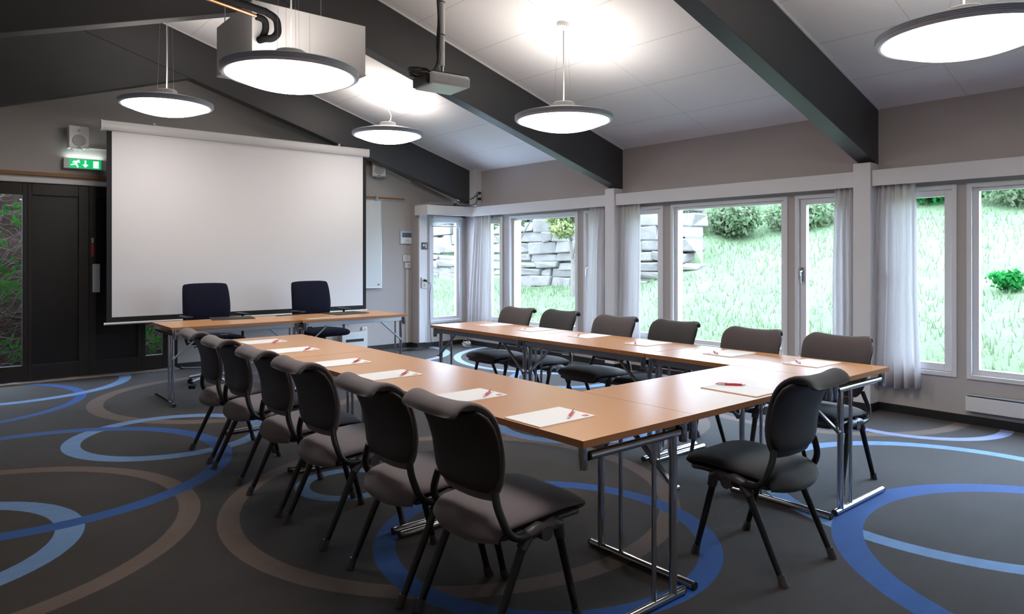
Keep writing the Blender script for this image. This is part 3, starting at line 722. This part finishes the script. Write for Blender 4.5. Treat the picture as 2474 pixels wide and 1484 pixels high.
table(XLc, 1.68+.6425, 1.285, -pi/2, 'beech folding table nearest the camera in the left row', gap=.0001)
table(XLc, 2.965+.6435, 1.287, -pi/2, 'middle beech folding table in the left row', gap=.0001)
table(XLc, 4.254+.6425, 1.282, -pi/2, 'farthest beech folding table in the left row, before the head table')
table(XRc, 1.68+.64, 1.277, pi/2, 'beech folding table at the near right corner')
table(XRc, 2.962+.64, 1.277, pi/2, 'middle beech folding table in the right row')
table(XRc, 4.244+.64, 1.277, pi/2, 'farthest beech folding table in the right row, near the corner window')
table((2.373+3.63)/2, 1.68+.317, 1.255, 0, 'beech folding table joining the two rows at the near end', W=.633)
table(1.677+.61, 7.14, 1.218, pi, 'left table of the head row in front of the screen', W=.72)
table(2.899+.613, 7.10, 1.224, pi, 'right table of the head row in front of the screen', W=.72)

# ------------------------------------------------------------------ conference chairs (local +y is the way they face)
def chair_proto(fab):
    r = empty('conference_chair')
    seat = [(.254, .404), (.276, .419), (.256, .437), (.16, .447), (.06, .440), (-.04, .432), (-.11, .430), (-.158, .422), (-.188, .402), (-.200, .378), (-.197, .362)]
    w_ = [.196, .206, .213, .216, .216, .213, .208, .203, .198, .194, .186]
    t_ = [.018, .022, .024, .025, .025, .026, .027, .027, .025, .021, .015]
    M().loft(seat, w_, t_, curve=[0, 0, .004, .006, .006, .006, .008, .020, .040, .050, .052], n=36).build('seat', fab, r, smooth=60, sub=1)
    us = [(.248, .388), (.205, .397), (.10, .398), (.0, .392), (-.08, .384), (-.12, .378)]
    M().loft(us, [.19, .205, .210, .210, .205, .19], .022, n=24).build('seat_pan', 'joint', r, smooth=60)
    bk = [(-.160, .508), (-.158, .545), (-.152, .60), (-.156, .66), (-.170, .72), (-.192, .78), (-.210, .812), (-.228, .832), (-.250, .843), (-.274, .843), (-.291, .833), (-.296, .820)]
    bw = [.150, .186, .203, .211, .216, .220, .219, .205, .186, .177, .173, .170]
    M().loft(bk, bw, [.012, .015, .016, .016, .016, .015, .016, .018, .020, .021, .020, .016], curve=-.024, n=36).build('backrest', fab, r, smooth=60, sub=1)
    sh = [(-.184, .543), (-.180, .572), (-.175, .61), (-.178, .665), (-.193, .725), (-.213, .770), (-.234, .802), (-.250, .816)]
    sw = [.152, .184, .203, .212, .218, .221, .216, .200]
    M().loft(sh, sw, [.008, .011, .012, .013, .014, .015, .015, .012], curve=-.024, n=32, ex=.32).build('back_shell', 'shell', r, smooth=60)
    for s in (-1, 1):
        p = [(s*.220, .03, .384), (s*.222, -.05, .380), (s*.223, -.100, .388), (s*.221, -.132, .416), (s*.210, -.150, .462), (s*.190, -.155, .505), (s*.175, -.152, .545)]
        M().tube(smooth_path(p, 4), .0145, 12).build('back_bracket', 'black', r, smooth=True)
        j = M(); j.tube([(s*.212, -.062, .335), (s*.212, -.030, .382), (s*.212, .01, .392), (s*.212, .045, .380), (s*.212, .09, .392), (s*.212, .118, .380), (s*.212, .128, .335)], [.021, .024, .025, .025, .025, .024, .021], 12)
        jo = j.build('leg_joint', 'joint', r, smooth=True)
        M().tube([(s*.192, .04, .372), (s*.238, .04, .372)], .027, 20).build('hub', 'joint', jo, smooth=True)
        for e, (ty, tz, fy) in enumerate(((-.055, .345, -.215), (.122, .345, .212))):
            M().tube([(s*.212, ty, tz), (s*.215, fy, .012)], [.0160, .0130], 12).build('leg', 'leg', r, smooth=True)
            dy = -.010 if e == 0 else .010
            lg = r.children[-1]
            M().tube([(s*.215, fy-dy*.9, .045), (s*.215, fy+dy*.3, .010), (s*.215, fy+dy*.6, .0)], [.0160, .0195, .0195], 12).build('foot_cap', 'joint', [c for c in r.children if c.name.startswith('leg') and not c.name.startswith('leg_')][-1], smooth=True)
    j = M(); j.box(-.20, .20, .00, .075, .345, .388); j.build('crossbeam', 'joint', r, bevel=.01)
    return r
bpy.context.view_layer.update()
PA = chair_proto('fabric')
PB = chair_proto('fabric_dark')
PC = chair_proto('fabric_shaded')
used = {}
def chair(pr, key, x, y, rz, label, group):
    r = pr if key not in used else copy_tree(pr); used[key] = 1
    r.location = (x, y, 0); r.rotation_euler = (0, 0, rz); tag(r, label, 'chair', group)
    return r
ordn = ['nearest the camera', 'second from the camera', 'third from the camera', 'fourth from the camera', 'fifth from the camera', 'farthest from the camera']
for k, (x, y) in enumerate([(1.665, 2.07), (1.632, 2.57), (1.628, 3.268), (1.632, 3.815), (1.638, 4.47), (1.645, 5.02)]):
    chair(PA, 'A', x, y, -pi/2+radians([0, -1, 1, 0, 1.5, -1][k]), 'mauve-grey upholstered chair in the left row, %s' % ordn[k], 'chairs along the left row of tables')
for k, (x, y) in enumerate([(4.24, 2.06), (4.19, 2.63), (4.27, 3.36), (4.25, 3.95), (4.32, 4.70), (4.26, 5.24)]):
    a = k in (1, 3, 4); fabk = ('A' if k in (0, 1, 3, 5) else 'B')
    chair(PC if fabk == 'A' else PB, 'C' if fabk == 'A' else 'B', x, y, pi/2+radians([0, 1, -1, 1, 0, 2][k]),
          ('shade-darkened mauve-grey' if fabk == 'A' else 'charcoal')+' upholstered chair in the window-side row, %s' % ordn[k], 'chairs along the right row of tables')
chair(PB, 'B', 2.928, 1.70, 0, 'charcoal upholstered chair standing alone at the near end table', 'chair at the near end table')

# ------------------------------------------------------------------ office chairs
def office_chair(x, y, rz, label):
    r = empty('office_chair', (x, y, 0), rz); tag(r, label, 'office chair', 'navy office chairs behind the head table')
    bk = [(-.22, .58), (-.215, .66), (-.20, .74), (-.20, .82), (-.215, .92), (-.235, 1.01), (-.255, 1.075)]
    M().loft(bk, [.225, .245, .255, .258, .255, .25, .24], [.024, .028, .03, .03, .028, .026, .018], curve=.03, n=32, ex=.28, cap=.7).build('backrest', 'navy', r, smooth=60, sub=1)
    M().loft([(.26, .475), (.25, .495), (.15, .505), (0, .50), (-.12, .50), (-.20, .50)], [.215, .24, .25, .25, .24, .21], [.025, .034, .038, .038, .036, .03], curve=.006, n=32, ex=.35).build('seat', 'navy', r, smooth=60, sub=1)
    M().tube([(0, -.02, .46), (0, -.16, .44), (0, -.27, .50), (0, -.27, .72)], .028, 12).build('back_support', 'black', r, smooth=True)
    for s in (-1, 1):
        m = M(); m.tube([(s*.20, 0, .455), (s*.29, 0, .46), (s*.30, 0, .50), (s*.30, 0, .735)], .014, 10); ao = m.build('armrest', 'black', r, smooth=True)
        M().loft([(.11, .745), (.0, .745), (-.11, .745)], [.035, .042, .035], .010, n=16).build('arm_pad', 'black', ao, smooth=60, loc=(s*.30, 0, 0))
    M().tube([(0, 0, .46), (0, 0, .36), (0, 0, .355), (0, 0, .10)], [.05, .05, .026, .026], 16).build('gas_column', 'black', r, smooth=True)
    M().tube([(.1, .02, .44), (.22, .06, .43), (.24, .06, .425)], .006, 8).build('lever', 'black', r, smooth=True)
    m = M()
    for k in range(5):
        a = 2*pi*k/5+.35; m.tube([(0, 0, .10), (.14*cos(a), .14*sin(a), .105), (.29*cos(a), .29*sin(a), .075)], [.03, .02, .015], 8)
    bo = m.build('star_base', 'alu', r, smooth=True)
    for k in range(5):
        a = 2*pi*k/5+.35; c = Vector((.29*cos(a), .29*sin(a), .028)); t = Vector((-sin(a+.6), cos(a+.6), 0))
        q = M(); q.tube([c-t*.028, c-t*.008], .027, 14); q.tube([c+t*.008, c+t*.028], .027, 14); q.tube([c-t*.02, c+t*.02], .02, 10); q.tube([(c.x, c.y, .03), (c.x, c.y, .075)], .007, 8)
        q.build('caster', 'black', r, smooth=True)
    return r
office_chair(2.36, 7.78, pi+radians(4), 'navy office chair behind the left half of the head table')
office_chair(3.56, 7.74, pi+radians(6), 'navy office chair behind the right half of the head table')

# ------------------------------------------------------------------ on the tables
def pad(x, y, rz, label, first=[None]):
    if first[0] is None:
        r = empty('notepad'); M().box(-.15, .15, -.105, .105, 0, .004).build('sheets', 'paper', r)
        m = M(); m.box(.105, .132, -.092, -.068, .0041, .0044); m.build('logo', 'red', r)
        m = M(); m.box(.110, .127, -.083, -.081, .0044, .0046); m.box(.110, .122, -.078, -.076, .0044, .0046); m.build('logo_text', 'paper', r)
        first[0] = r
    else: r = copy_tree(first[0])
    r.location = (x, y, .7303); r.rotation_euler = (0, 0, rz); return tag(r, label, 'notepad', 'white notepads on the tables')
def pen(x, y, rz, label, first=[None]):
    if first[0] is None:
        r = empty('ballpoint_pen')
        M().tube([(-.03, 0, .0055), (.02, 0, .0055), (.052, 0, .005)], [.0055, .006, .0052], 12).build('barrel', 'pen_red', r, smooth=True)
        M().tube([(.052, 0, .005), (.066, 0, .005), (.072, 0, .005)], [.0052, .003, .001], 12).build('tip', 'pen_clear', r, smooth=True)
        M().tube([(-.062, 0, .0055), (-.03, 0, .0055)], [.0048, .0055], 12).build('upper_barrel', 'pen_clear', r, smooth=True)
        M().tube([(-.073, 0, .0055), (-.062, 0, .0055)], .003, 10).build('push_button', 'pen_red', r, smooth=True)
        M().box(-.064, -.022, -.002, .002, .011, .0128).build('clip', 'pen_red', r)
        first[0] = r
    else: r = copy_tree(first[0])
    r.location = (x, y, .7352); r.rotation_euler = (0, 0, rz); return tag(r, label, 'pen', 'red pens on the notepads')
LPD = [(1.892, 2.018), (1.892, 2.568), (1.900, 3.298), (1.907, 3.872), (1.914, 4.612), (1.925, 5.215)]
LPEN = [(1.966, 1.974, 34), (1.970, 2.521, 36), (1.966, 3.248, 40), (1.981, 3.824, 41), (1.990, 4.551, 44), (1.991, 5.121, 46)]
RPEN = [(4.003, 2.094, -142), (3.979, 2.650, -135), (3.972, 3.324, -140), (4.004, 3.936, 37), (4.002, 4.592, 43), (4.022, 5.199, 42)]
RPD = [(4.062, 2.036), (4.057, 2.595), (4.072, 3.288), (4.095, 3.90), (4.095, 4.548), (4.085, 5.13)]
for k, (x, y) in enumerate(LPD):
    pad(x, y, 0, 'blank white notepad on the left row of tables, %s' % ordn[k])
    pen(LPEN[k][0], LPEN[k][1], radians(LPEN[k][2]+180), 'red pen on the left-row notepad %s' % ordn[k])
for k, (x, y) in enumerate(RPD):
    pad(x, y, pi, 'blank white notepad on the window-side row of tables, %s' % ordn[k])
    pen(RPEN[k][0], RPEN[k][1], radians(RPEN[k][2]+180), 'red pen on the window-side notepad %s' % ordn[k])
pad(2.985, 1.852, pi/2, 'blank white notepad on the table at the near end, turned sideways')
pen(3.027, 1.928, radians(-52), 'red pen on the sideways notepad at the near end')
for (x, y, a, lb) in ((2.43, 7.45, -12, 'black desk mat before the left office chair'), (3.64, 7.29, 4, 'black desk mat before the right office chair')):
    o = M().box(-.21, .21, -.17, .17, 0, .006).build('desk_mat', 'dmat', bevel=.002, loc=(x, y, .7305)); o.rotation_euler = (0, 0, radians(a)); tag(o, lb, 'desk mat', 'black desk mats on the head table')
o = M().box(-.13, .13, -.03, .03, 0, .006).build('cable_strip', 'blind', bevel=.002, loc=(3.10, 6.84, .7305)); o.rotation_euler = (0, 0, radians(14)); tag(o, 'pale flat strip at the joint of the head tables', 'strip')
o = M().box(-.13, .13, -.012, .012, 0, .008).build('table_socket_strip', 'black', bevel=.002, loc=(3.02, 7.43, .7305)); tag(o, 'black flat cable strip at the rear edge of the head tables', 'strip')

# ------------------------------------------------------------------ curtains
def curtain(t0, t1, b0, b1, z0, label, seed, x=6.475):
    rr = random.Random(seed); n = max(60, int(abs(t1-t0)*260)); nz = 14; folds = max(3, int(abs(t1-t0)/.055)); m = M()
    ph = [rr.uniform(-.5, .5) for _ in range(folds+2)]
    z1 = 2.06
    def P(i, k):
        u = i/n; v = k/nz; y = (t0+(t1-t0)*u)*(1-v)+(b0+(b1-b0)*u)*v
        q = u*folds; a = .017+.018*v; idx = int(q); d = a*sin(2*pi*q+ph[idx]*(q-idx)*(1-q+idx)*4)+.006*sin(2*pi*q*2.3+seed)
        return (x+d, y+.004*sin(8*v+seed+q), z1+(z0-z1)*v+(.012*sin(q*2.1+seed) if k == nz else 0))
    for k in range(nz+1):
        for i in range(n+1): m.v.append(P(i, k))
    for k in range(nz):
        for i in range(n): a = k*(n+1)+i; m.f.append((a, a+1, a+n+2, a+n+1))
    o = m.build('curtain', 'curtain', smooth=60); q = o.modifiers.new('thickness', 'SOLIDIFY'); q.thickness = .003
    tag(o, label, 'curtain', 'pale curtains'); return o
f_ = 6.475/6.54
def Yp(px): # y on the curtain plane for a column of the view, used once to measure
    a = (px-1237)/1678.47; yw = radians(40.012)
    return 6.475/(sin(yw)+a*cos(yw))*(cos(yw)-a*sin(yw))
curtain(Yp(1147), Yp(1185), Yp(1128), Yp(1188), .25, 'pale curtain in the far corner, left of the farthest window bay', 1)
curtain(Yp(1425), Yp(1460), Yp(1411), Yp(1460), .25, 'pale curtain directly left of the middle column', 2)
curtain(Yp(1500), Yp(1547), Yp(1486), Yp(1547), .25, 'pale curtain directly right of the middle column', 3)
curtain(Yp(2016), Yp(2061), Yp(2010), Yp(2062), .25, 'pale curtain directly left of the nearest column', 4)
curtain(Yp(2122), Yp(2210), Yp(2105), Yp(2223), .235, 'wide pale curtain right of the nearest column', 5)

# ------------------------------------------------------------------ heaters
def heater(y0, y1, label):
    r = empty('panel_heater', (XW, (y0+y1)/2, .115)); tag(r, label, 'heater', 'white low panel heaters'); h = (y1-y0)/2
    M().box(-.055, -.005, -h, h, 0, .118).build('front_panel', 'white_plastic', r, bevel=.004)
    M().box(-.055, -.008, -h+.003, h-.003, .126, .138).build('top_grille', 'alu', r, bevel=.003); M().box(-.045, -.01, -h+.01, h-.01, .118, .126).build('shadow_gap', 'black', r)
    M().box(-.008, 0, -h+.1, h-.1, .02, .10).build('wall_bracket', 'steel', r)
heater(.65, 1.966, 'white low panel heater on the wall at the right edge')
heater(3.6, 4.9, 'white low panel heater under the middle bay windows')
heater(6.5, 7.8, 'white low panel heater under the farthest bay windows')

# ------------------------------------------------------------------ outside
def hz(x, y):
    if x < 6.7: return 0.0
    s = .02+max(0, x-7.2)*.27
    if y > 8.0:                                   # level ground in front of the stone wall
        k = min(1, (y-8.0)/1.2); flat_ = .1+max(0, x-7.2)*.16; top = 2.35+max(0, x-11.6)*.25
        lo = flat_ if x < 11.35 else max(s, min(top, s+(y-8.0)*.18))
        s = s*(1-k)+lo*k
    return s+.05*sin(x*1.3+y*.7)*min(1, (x-6.8))+.03*sin(x*3.1-y*2.3)*min(1, (x-6.8))
m = M(); NX, NY = 90, 110
xs = [6.76+(i/NX)**1.4*40 for i in range(NX+1)]; yss = [-8+j*(50/NY) for j in range(NY+1)]
for x in xs:
    for y in yss: m.v.append((x, y, hz(x, y)-.02))
for i in range(NX):
    for j in range(NY): a = i*(NY+1)+j; m.f.append((a, a+1, a+NY+2, a+NY+1))
o = m.build('lawn', 'lawn', smooth=True); tag(o, 'bright overexposed grass slope outside the windows', 'lawn', kind='structure')
# grass blades, densest close to the windows
m = M(); rr = random.Random(11)
for k in range(22000):
    x = 7.2+11*rr.random()**1.2; y = x*(-.35+2.1*rr.random())-1.5*0
    if y > 7.8 and 10.95 < x < 11.9: continue
    z = hz(x, y); h = .03+.07*rr.random()+.003*x; a = rr.random()*2*pi; wd = .003+.004*rr.random()+.0004*x; lx, ly = rr.uniform(-.06, .06), rr.uniform(-.06, .06)
    m.add([(x-wd*cos(a), y-wd*sin(a), z-.03), (x+wd*cos(a), y+wd*sin(a), z-.03), (x+lx, y+ly, z+h)], [(0, 1, 2)])
o = m.build('meadow_grass', 'grass'); tag(o, 'tall loose meadow grass on the slope outside', 'grass', kind='stuff')
def leafball(m, c, rad, n, size, rr, sq=.8):
    for k in range(n):
        d = Vector((rr.gauss(0, 1), rr.gauss(0, 1), rr.gauss(0, 1))).normalized(); q = rad*(.55+.5*rr.random())
        p = Vector(c)+Vector((d.x*q, d.y*q, d.z*q*sq)); a = Vector((rr.gauss(0, 1), rr.gauss(0, 1), rr.gauss(0, 1))).normalized(); b = a.cross(d)
        if b.length < .01: continue
        b.normalize(); s_ = size*(.6+.8*rr.random()); m.add([p-a*s_, p-b*s_*.55, p+a*s_, p+b*s_*.55], [(0, 1, 2, 3)])
def bush(x, y, rad, mt, label, seed, n=700, size=.06, h=.6):
    rr = random.Random(seed); m = M(); z = hz(x, y)
    for k in range(5): leafball(m, (rr.uniform(-.5, .5)*rad, rr.uniform(-.5, .5)*rad, rad*h*(.4+.5*rr.random())), rad*.6, n//5, size, rr)
    o = m.build('bush', mt, loc=(x, y, z)); tag(o, label, 'bush', 'bushes on the slope')
bush(12.6, 9.05, .30, 'darkbush', 'dark green bush beside the end of the stone wall', 21, 1600, .055)
bush(13.3, 9.75, .9, 'bush', 'light green shrub just right of the stone wall, left part of the middle window', 22, 3000, .055)
bush(14.1, 8.9, .85, 'bush', 'light green shrub in the upper middle of the big middle window', 23, 3000, .055)
bush(14.8, 7.75, .85, 'bush', 'light green shrub in the upper right of the big middle window', 24, 3000, .055)
bush(16.6, 9.9, .9, 'darkbush', 'dark shrub at the top edge of the big middle window', 25, 2200, .06)
bush(16.3, 7.0, .9, 'bush', 'light green shrub at the top of the handled casement window', 29, 2400, .06)
bush(16.6, 5.4, .85, 'darkbush', 'bluish dark shrub at the top of the casement beside the wide curtain', 28, 2400, .06)
bush(10.5, 2.75, .26, 'darkbush', 'small dark plant low in the meadow behind the right-hand window', 27, 500, .035)
bush(16.1, 3.7, .95, 'bush', 'light green shrub in the upper corner of the right-hand window', 30, 2600, .06)
def tree(x, y, hgt, crown, mt, label, seed, cz, n=3000, size=.08, base=None):
    rr = random.Random(seed); r = empty('tree', (x, y, base if base is not None else hz(x, y)-.05)); tag(r, label, 'tree', 'trees outside')
    m = M(); m.tube(smooth_path([(0, 0, 0), (.03, .02, hgt*.3), (-.02, .05, hgt*.6), (.04, 0, hgt)], 4), [max(.015, .06*(1-i/13)) for i in range(13)], 8)
    for k in range(9):
        a = rr.random()*2*pi; z0 = hgt*(.3+.5*rr.random()); m.tube([(0, 0, z0), (crown*.5*cos(a), crown*.5*sin(a), z0+hgt*.2), (crown*.85*cos(a), crown*.85*sin(a), z0+hgt*.32)], [.022, .014, .006], 5)
    m.build('trunk', 'bark', r, smooth=True)
    m = M()
    for k in range(14):
        a = rr.random()*2*pi; q = crown*.75*rr.random()**.5
        leafball(m, (q*cos(a), q*sin(a), cz+crown*.55*rr.uniform(-1, 1)), crown*.34, n//14, size, rr)
    m.build('crown', mt, r)
tree(9.95, 9.95, 2.2, .75, 'yleaf', 'young yellow-green tree in front of the stone wall', 31, 1.75, 3600, .045)
tree(10.2, 12.1, 2.6, .8, 'bush', 'leafy green tree in front of the left part of the stone wall', 32, 2.1, 3000, .05)
tree(17.6, 4.2, 3.2, 1.3, 'yleaf', 'light yellow-green tree at the top right behind the slope', 33, 1.6, 5000, .07)
tree(19.0, 6.6, 4.0, 1.6, 'bush', 'green tree seen at the top of the near casement window', 34, 2.2, 4500, .08)
tree(18.2, 11.4, 4.0, 1.5, 'bush', 'green tree standing far behind the stone wall', 35, 2.4, 4000, .08)
# stone wall
m = M(); rr = random.Random(5); z = -.1; row = 0
while z < 1.75:
    hgt = rr.uniform(.16, .34); y = 7.9+rr.uniform(0, .3)+max(0, z)*.12
    while y < 22:
        L_ = rr.uniform(.35, 1.15); x = 11.25+.10*z+rr.uniform(-.07, .07)+.04*sin(y)
        q = [Vector((x+dx*.45+rr.uniform(-.06, .06), y+dy*(L_-.01)+rr.uniform(-.05, .05), .75+z+dz*(hgt-.01)+rr.uniform(-.045, .045))) for dz in (0, 1) for dy in (0, 1) for dx in (0, 1)]
        m.add(q, [(0, 2, 3, 1), (4, 5, 7, 6), (0, 1, 5, 4), (2, 6, 7, 3), (0, 4, 6, 2), (1, 3, 7, 5)]); y += L_
    z += hgt
o = m.build('stone_wall', 'stone', bevel=.03); tag(o, 'pale dry-stone retaining wall beyond the farthest windows', 'stone wall')
# bank behind the dark doors
m = M(); nx, ny = 70, 30
for i in range(nx+1):
    for j in range(ny+1):
        x = -1.8+i*5.6/nx; v = j/ny; m.v.append((x, YB+.45+v*2.6, .0+v**.9*3.6+.10*sin(x*5+j)*v+.05*rr.random()))
for i in range(nx):
    for j in range(ny): a = i*(ny+1)+j; m.f.append((a, a+1, a+ny+2, a+ny+1))
m.box(-1.8, 3.8, YB+.2, YB+.46, -.1, .03)
o = m.build('earth_bank', 'soil', smooth=True); tag(o, 'steep earth bank right outside the dark doors', 'earth bank', kind='structure')
m = M()
for k in range(1100):
    x = rr.uniform(-.9, 2.9); v = rr.random(); y = YB+.40+v*2.2; z = v*3.2+.05
    a = rr.uniform(-1.2, 1.2); L_ = rr.uniform(.2, .7); dx, dz = L_*cos(a), L_*sin(a); b = rr.uniform(-.12, .12)
    m.tube([(x, y, z), (x+dx*.3+b, y-.04, z+dz*.35+.04), (x+dx*.65, y-.05, z+dz*.6-b), (x+dx, y, z+dz)], [.005, .0045, .0035, .002], 5)
o = m.build('twig_thicket', 'twig', smooth=True); tag(o, 'dry tangled twigs covering the bank outside the doors', 'twigs', kind='stuff')
def sprig(x, y, z, rad, n, label, seed):
    r2 = random.Random(seed); m = M()
    for k in range(n):
        a = r2.random()*2*pi; t = r2.random(); p = Vector((rad*t*cos(a), -.08*r2.random(), rad*t*sin(a))); d = Vector((cos(a), -.3, sin(a))).normalized(); b = d.cross(Vector((0, 1, 0))).normalized(); s_ = .03+.03*r2.random()
        m.add([p, p+d*s_+b*s_*.35, p+d*s_*2, p+d*s_-b*s_*.35], [(0, 1, 2, 3)])
    o = m.build('leafy_sprig', 'fern', loc=(x, y, z)); tag(o, label, 'plant', 'green plants on the bank')
sprig(.75, YB+.75, 1.88, .10, 26, 'bright leaf cluster at the top of the left door window', 1)
sprig(.55, YB+.9, 1.60, .12, 24, 'small leaf cluster below the top one in the left door window', 2)
sprig(.62, YB+.8, 1.12, .25, 130, 'dense green plant halfway down the left door window', 3)
sprig(.72, YB+.45, .32, .12, 30, 'low green plant at the foot of the left door window', 4)
sprig(2.12, YB+.5, .30, .14, 60, 'yellow-green mossy plant below the right end of the screen doors', 5)
